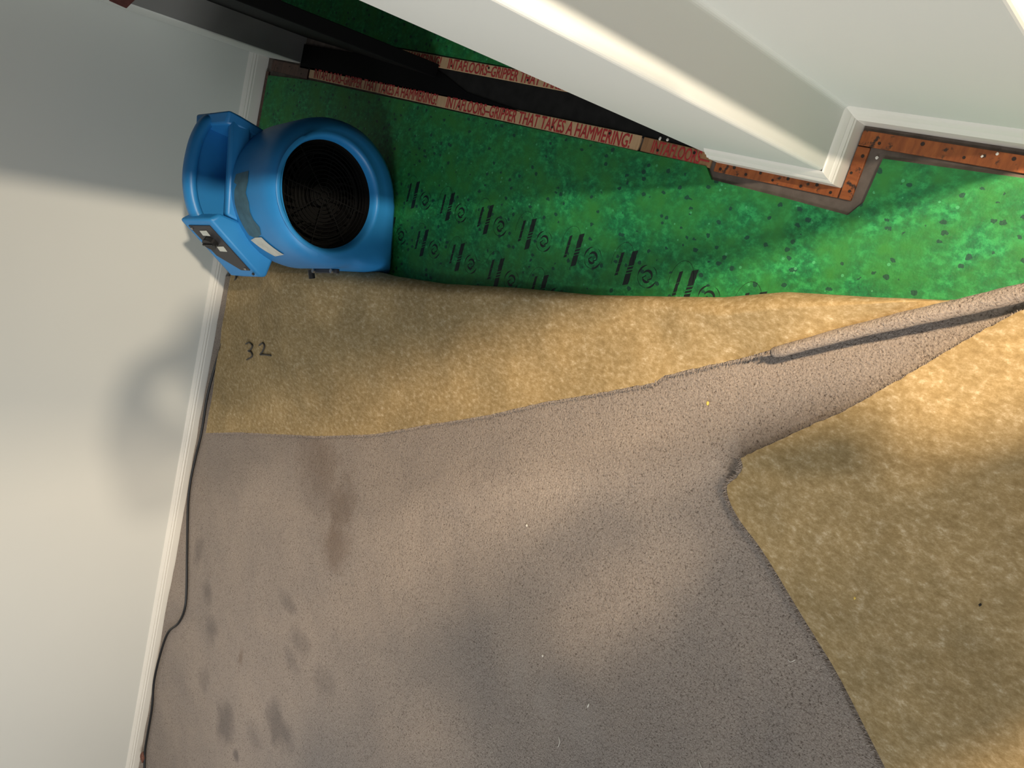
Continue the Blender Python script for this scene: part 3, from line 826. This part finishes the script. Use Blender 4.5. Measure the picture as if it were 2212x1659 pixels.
chip(2118, 1306, .0032, M['dark_chip'], 'tiny black crumb on the tan backing near the right edge', 'dark_crumb', zs, 5)
chip(1847, 1292, .0030, M['yellow_chip'], 'tiny pale yellow fleck on the tan backing of the lower right section', 'foam_crumb', zs, 6)
zg = lambda x, y: .008
chip(1895, 341, .0042, M['white_chip'], 'white plaster crumb in the gap beside the green underlay by the recessed wall', 'plaster_crumb', lambda x, y: .0005, 7)
chip(2122, 338, .0030, M['white_chip'], 'white plaster fleck on the orange gripper rod, nearer the right edge', 'plaster_crumb', zg, 8)
chip(2155, 333, .0035, M['white_chip'], 'white plaster fleck on the orange gripper rod beside the recessed wall baseboard', 'plaster_crumb', zg, 9)
chip(1427, 300, .0050, M['white_chip'], 'white plaster crumb on the dark threshold beside the tan gripper rod', 'plaster_crumb', lambda x, y: .004, 10)
chip(1443, 302, .0048, M['white_chip'], 'pale plaster crumb on the dark threshold, closer to the white corner', 'plaster_crumb', lambda x, y: .004, 11)
thread([(1207,1592),(1209,1603),(1205,1614)], .0009, M['white_chip'], 'short curved white thread on the carpet near the bottom middle', pile_z)
thread([(1510,1645),(1514,1655),(1518,1664)], .0009, M['white_chip'], 'pale thread on the carpet at the bottom edge', pile_z)
thread([(1702,1425),(1708,1430),(1718,1425)], .0008, M['white_chip'], 'thin pale thread on the pile beside the frayed edge', pile_z)

# ---------------------------------------------------------------- the photographer, standing behind the camera
M['skin'] = plain('skin', (0.48, 0.27, 0.19), 0.5, noise_amt=.06, nscale=30)
M['shirt'] = plain('navy_work_shirt', (0.035, 0.045, 0.070), 0.85, noise_amt=.15, nscale=30)
M['trousers'] = plain('grey_work_trousers', (0.075, 0.072, 0.070), 0.85, noise_amt=.15, nscale=30)
M['hair'] = plain('brown_hair', (0.050, 0.030, 0.018), 0.7, noise_amt=.3, nscale=90)
def skinned(name, verts, edges, mat, parent, root=0, sub=2):
    me = bpy.data.meshes.new(name); me.from_pydata([v[:3] for v in verts], edges, []); me.materials.append(mat)
    o = bpy.data.objects.new(name, me); link(o, parent)
    sk = o.modifiers.new('skin', 'SKIN'); sk.use_smooth_shade = True
    for i, v in enumerate(verts):
        d = me.skin_vertices[0].data[i]; d.radius = (v[3], v[4] if len(v) > 4 else v[3]); d.use_root = (i == root)
    ss = o.modifiers.new('subsurf', 'SUBSURF'); ss.levels = sub; ss.render_levels = sub
    return o
def chain(n0, n): return [(n0 + i, n0 + i + 1) for i in range(n)]
per = empty('person', (0, 0, 0)); tag(per, 'person holding a phone behind the viewpoint, casting the soft shadow on the carpet', 'person')
px_, py_ = -0.195, 0.25
g = 0.022
V = [(px_, py_, .98, .150, .110), (px_, py_ + .01, 1.12, .150, .110), (px_, py_ - .005, 1.28, .175, .115), (px_, py_ - .01, 1.42, .150, .095), (px_, py_ - .02, 1.50, .055), (px_, py_ - .05, 1.56, .052)]
E = chain(0, 5)
def hands_side(s): return Vector((0.0, 0.0, CAMZ)) - RZ * .028 + RX * (.075 * s) - RX * .06
# head, neck: skin body of one surface with arms and hands
hd = [(px_, py_ - .03, 1.46, .055), (px_, py_ - .06, 1.49, .055), (px_, py_ - .085, 1.52, .076, .088), (px_, py_ - .085, 1.57, .080, .094), (px_, py_ - .065, 1.620, .068, .078)]
skinned('head', hd, chain(0, 4), M['skin'], per)
hr = [(px_, py_ - .030, 1.54, .084, .078), (px_, py_ - .040, 1.605, .086, .096), (px_, py_ - .050, 1.645, .066, .076)]
skinned('hair', hr, chain(0, 2), M['hair'], per)
for sx in (-1, 1):
    bm = bmesh.new(); bmesh.ops.create_uvsphere(bm, u_segments=14, v_segments=10, radius=.012)
    bmesh.ops.translate(bm, verts=bm.verts, vec=(px_ + .032 * sx, py_ - .166, 1.555)); obj('eye', bm, M['bulb'], per, smooth=60)
    skinned('ear', [(px_ + .080 * sx, py_ - .06, 1.525, .010, .018), (px_ + .090 * sx, py_ - .055, 1.555, .010, .022)], [(0, 1)], M['skin'], per)
skinned('nose', [(px_, py_ - .160, 1.555, .010), (px_, py_ - .183, 1.525, .014)], [(0, 1)], M['skin'], per)
skinned('mouth', [(px_ - .022, py_ - .158, 1.492, .006), (px_, py_ - .164, 1.492, .008), (px_ + .022, py_ - .158, 1.492, .006)], chain(0, 2), M['rust'], per)
# shirt: torso and sleeves in one surface
V = [(px_, py_, .93, .180, .118), (px_, py_ + .01, 1.12, .158, .112), (px_, py_, 1.27, .176, .118), (px_, py_ - .01, 1.425, .132, .095), (px_, py_ - .035, 1.475, .062)]
E = chain(0, 4)
for sx, k in ((-1, 5), (1, 8)):
    V += [(px_ + (.168 if sx > 0 else .148) * sx, py_ - .01, 1.425, .060 if sx > 0 else .050), (px_ + (.165 if sx > 0 else .150) * sx, py_ - .07, 1.20, .052), (px_ + .13 * sx, py_ - .14, 1.35, .048)]
    E += [(3, k), (k, k + 1), (k + 1, k + 2)]
skinned('shirt', V, E, M['shirt'], per)
V = [(px_, py_, 1.00, .160, .112), (px_, py_, .90, .165, .120)]; E = [(0, 1)]
for sx, k in ((-1, 2), (1, 6)):
    V += [(px_ + .095 * sx, py_, .80, .094), (px_ + .105 * sx, py_ - .01, .50, .070), (px_ + .110 * sx, py_ + .01, .28, .060), (px_ + .115 * sx, py_ + .02, .11, .055)]
    E += [(1, k), (k, k + 1), (k + 1, k + 2), (k + 2, k + 3)]
skinned('trousers', V, E, M['trousers'], per)
for sx in (-1, 1):
    skinned('boot', [(px_ + .115 * sx, py_ + .03, 0.160, .052), (px_ + .117 * sx, py_ + .03, 0.096, .050, .044), (px_ + .125 * sx, py_ - .06, 0.088, .048, .036), (px_ + .130 * sx, py_ - .13, 0.084, .042, .030)], chain(0, 3), M['cable'], per)
PC = Vector((0, 0, CAMZ)) - RZ * .016 - RX * .055 + RY * .022       # phone centre, its lens right behind the viewpoint
Rm = Matrix((RX, RY, RZ)).transposed()
for sx in (-1, 1):
    # the hand on the -x side of the room holds one end of the phone; palm, four fingers and a thumb
    e = -RX if sx > 0 else RX
    side = RY * (1 if sx > 0 else -1)
    wrist = PC - RZ * .060 + side * .105
    palm = PC - RZ * .038 + side * .062
    fore = Vector((px_ + .13 * sx, py_ - .14, 1.35))
    V = [(*fore, .034), (*fore.lerp(wrist, .6), .029), (*wrist, .023), (*palm, .034, .016)]; E = chain(0, 3)
    for f in range(4):
        a = palm + RX * (.024 - .016 * f) + side * -.010
        b = PC + RX * (.026 - .017 * f) + side * .046 - RZ * .014
        c_ = PC + RX * (.028 - .018 * f) + side * .022 - RZ * (.020 + .002 * f)
        n0 = len(V); V += [(*a, .0095), (*b, .0085), (*c_, .0072)]; E += [(3, n0), (n0, n0 + 1), (n0 + 1, n0 + 2)]
    n0 = len(V); V += [(*(palm - RX * .035 - RZ * .006), .011), (*(PC - RX * .040 + side * .040 - RZ * .020), .0095), (*(PC - RX * .030 + side * .020 - RZ * .021), .008)]
    E += [(3, n0), (n0, n0 + 1), (n0 + 1, n0 + 2)]
    skinned('hand', V, E, M['skin'], per, 0, 1)
bm = bmesh.new(); box(bm, (-.073, -.036, -.004), (.073, .036, .004)); bmesh.ops.transform(bm, matrix=Matrix.Translation(PC) @ Rm.to_4x4(), verts=bm.verts)
tag(obj('phone', bm, M['cable'], bevel=(.003, 3)), 'black phone held by the photographer at the viewpoint', 'phone')
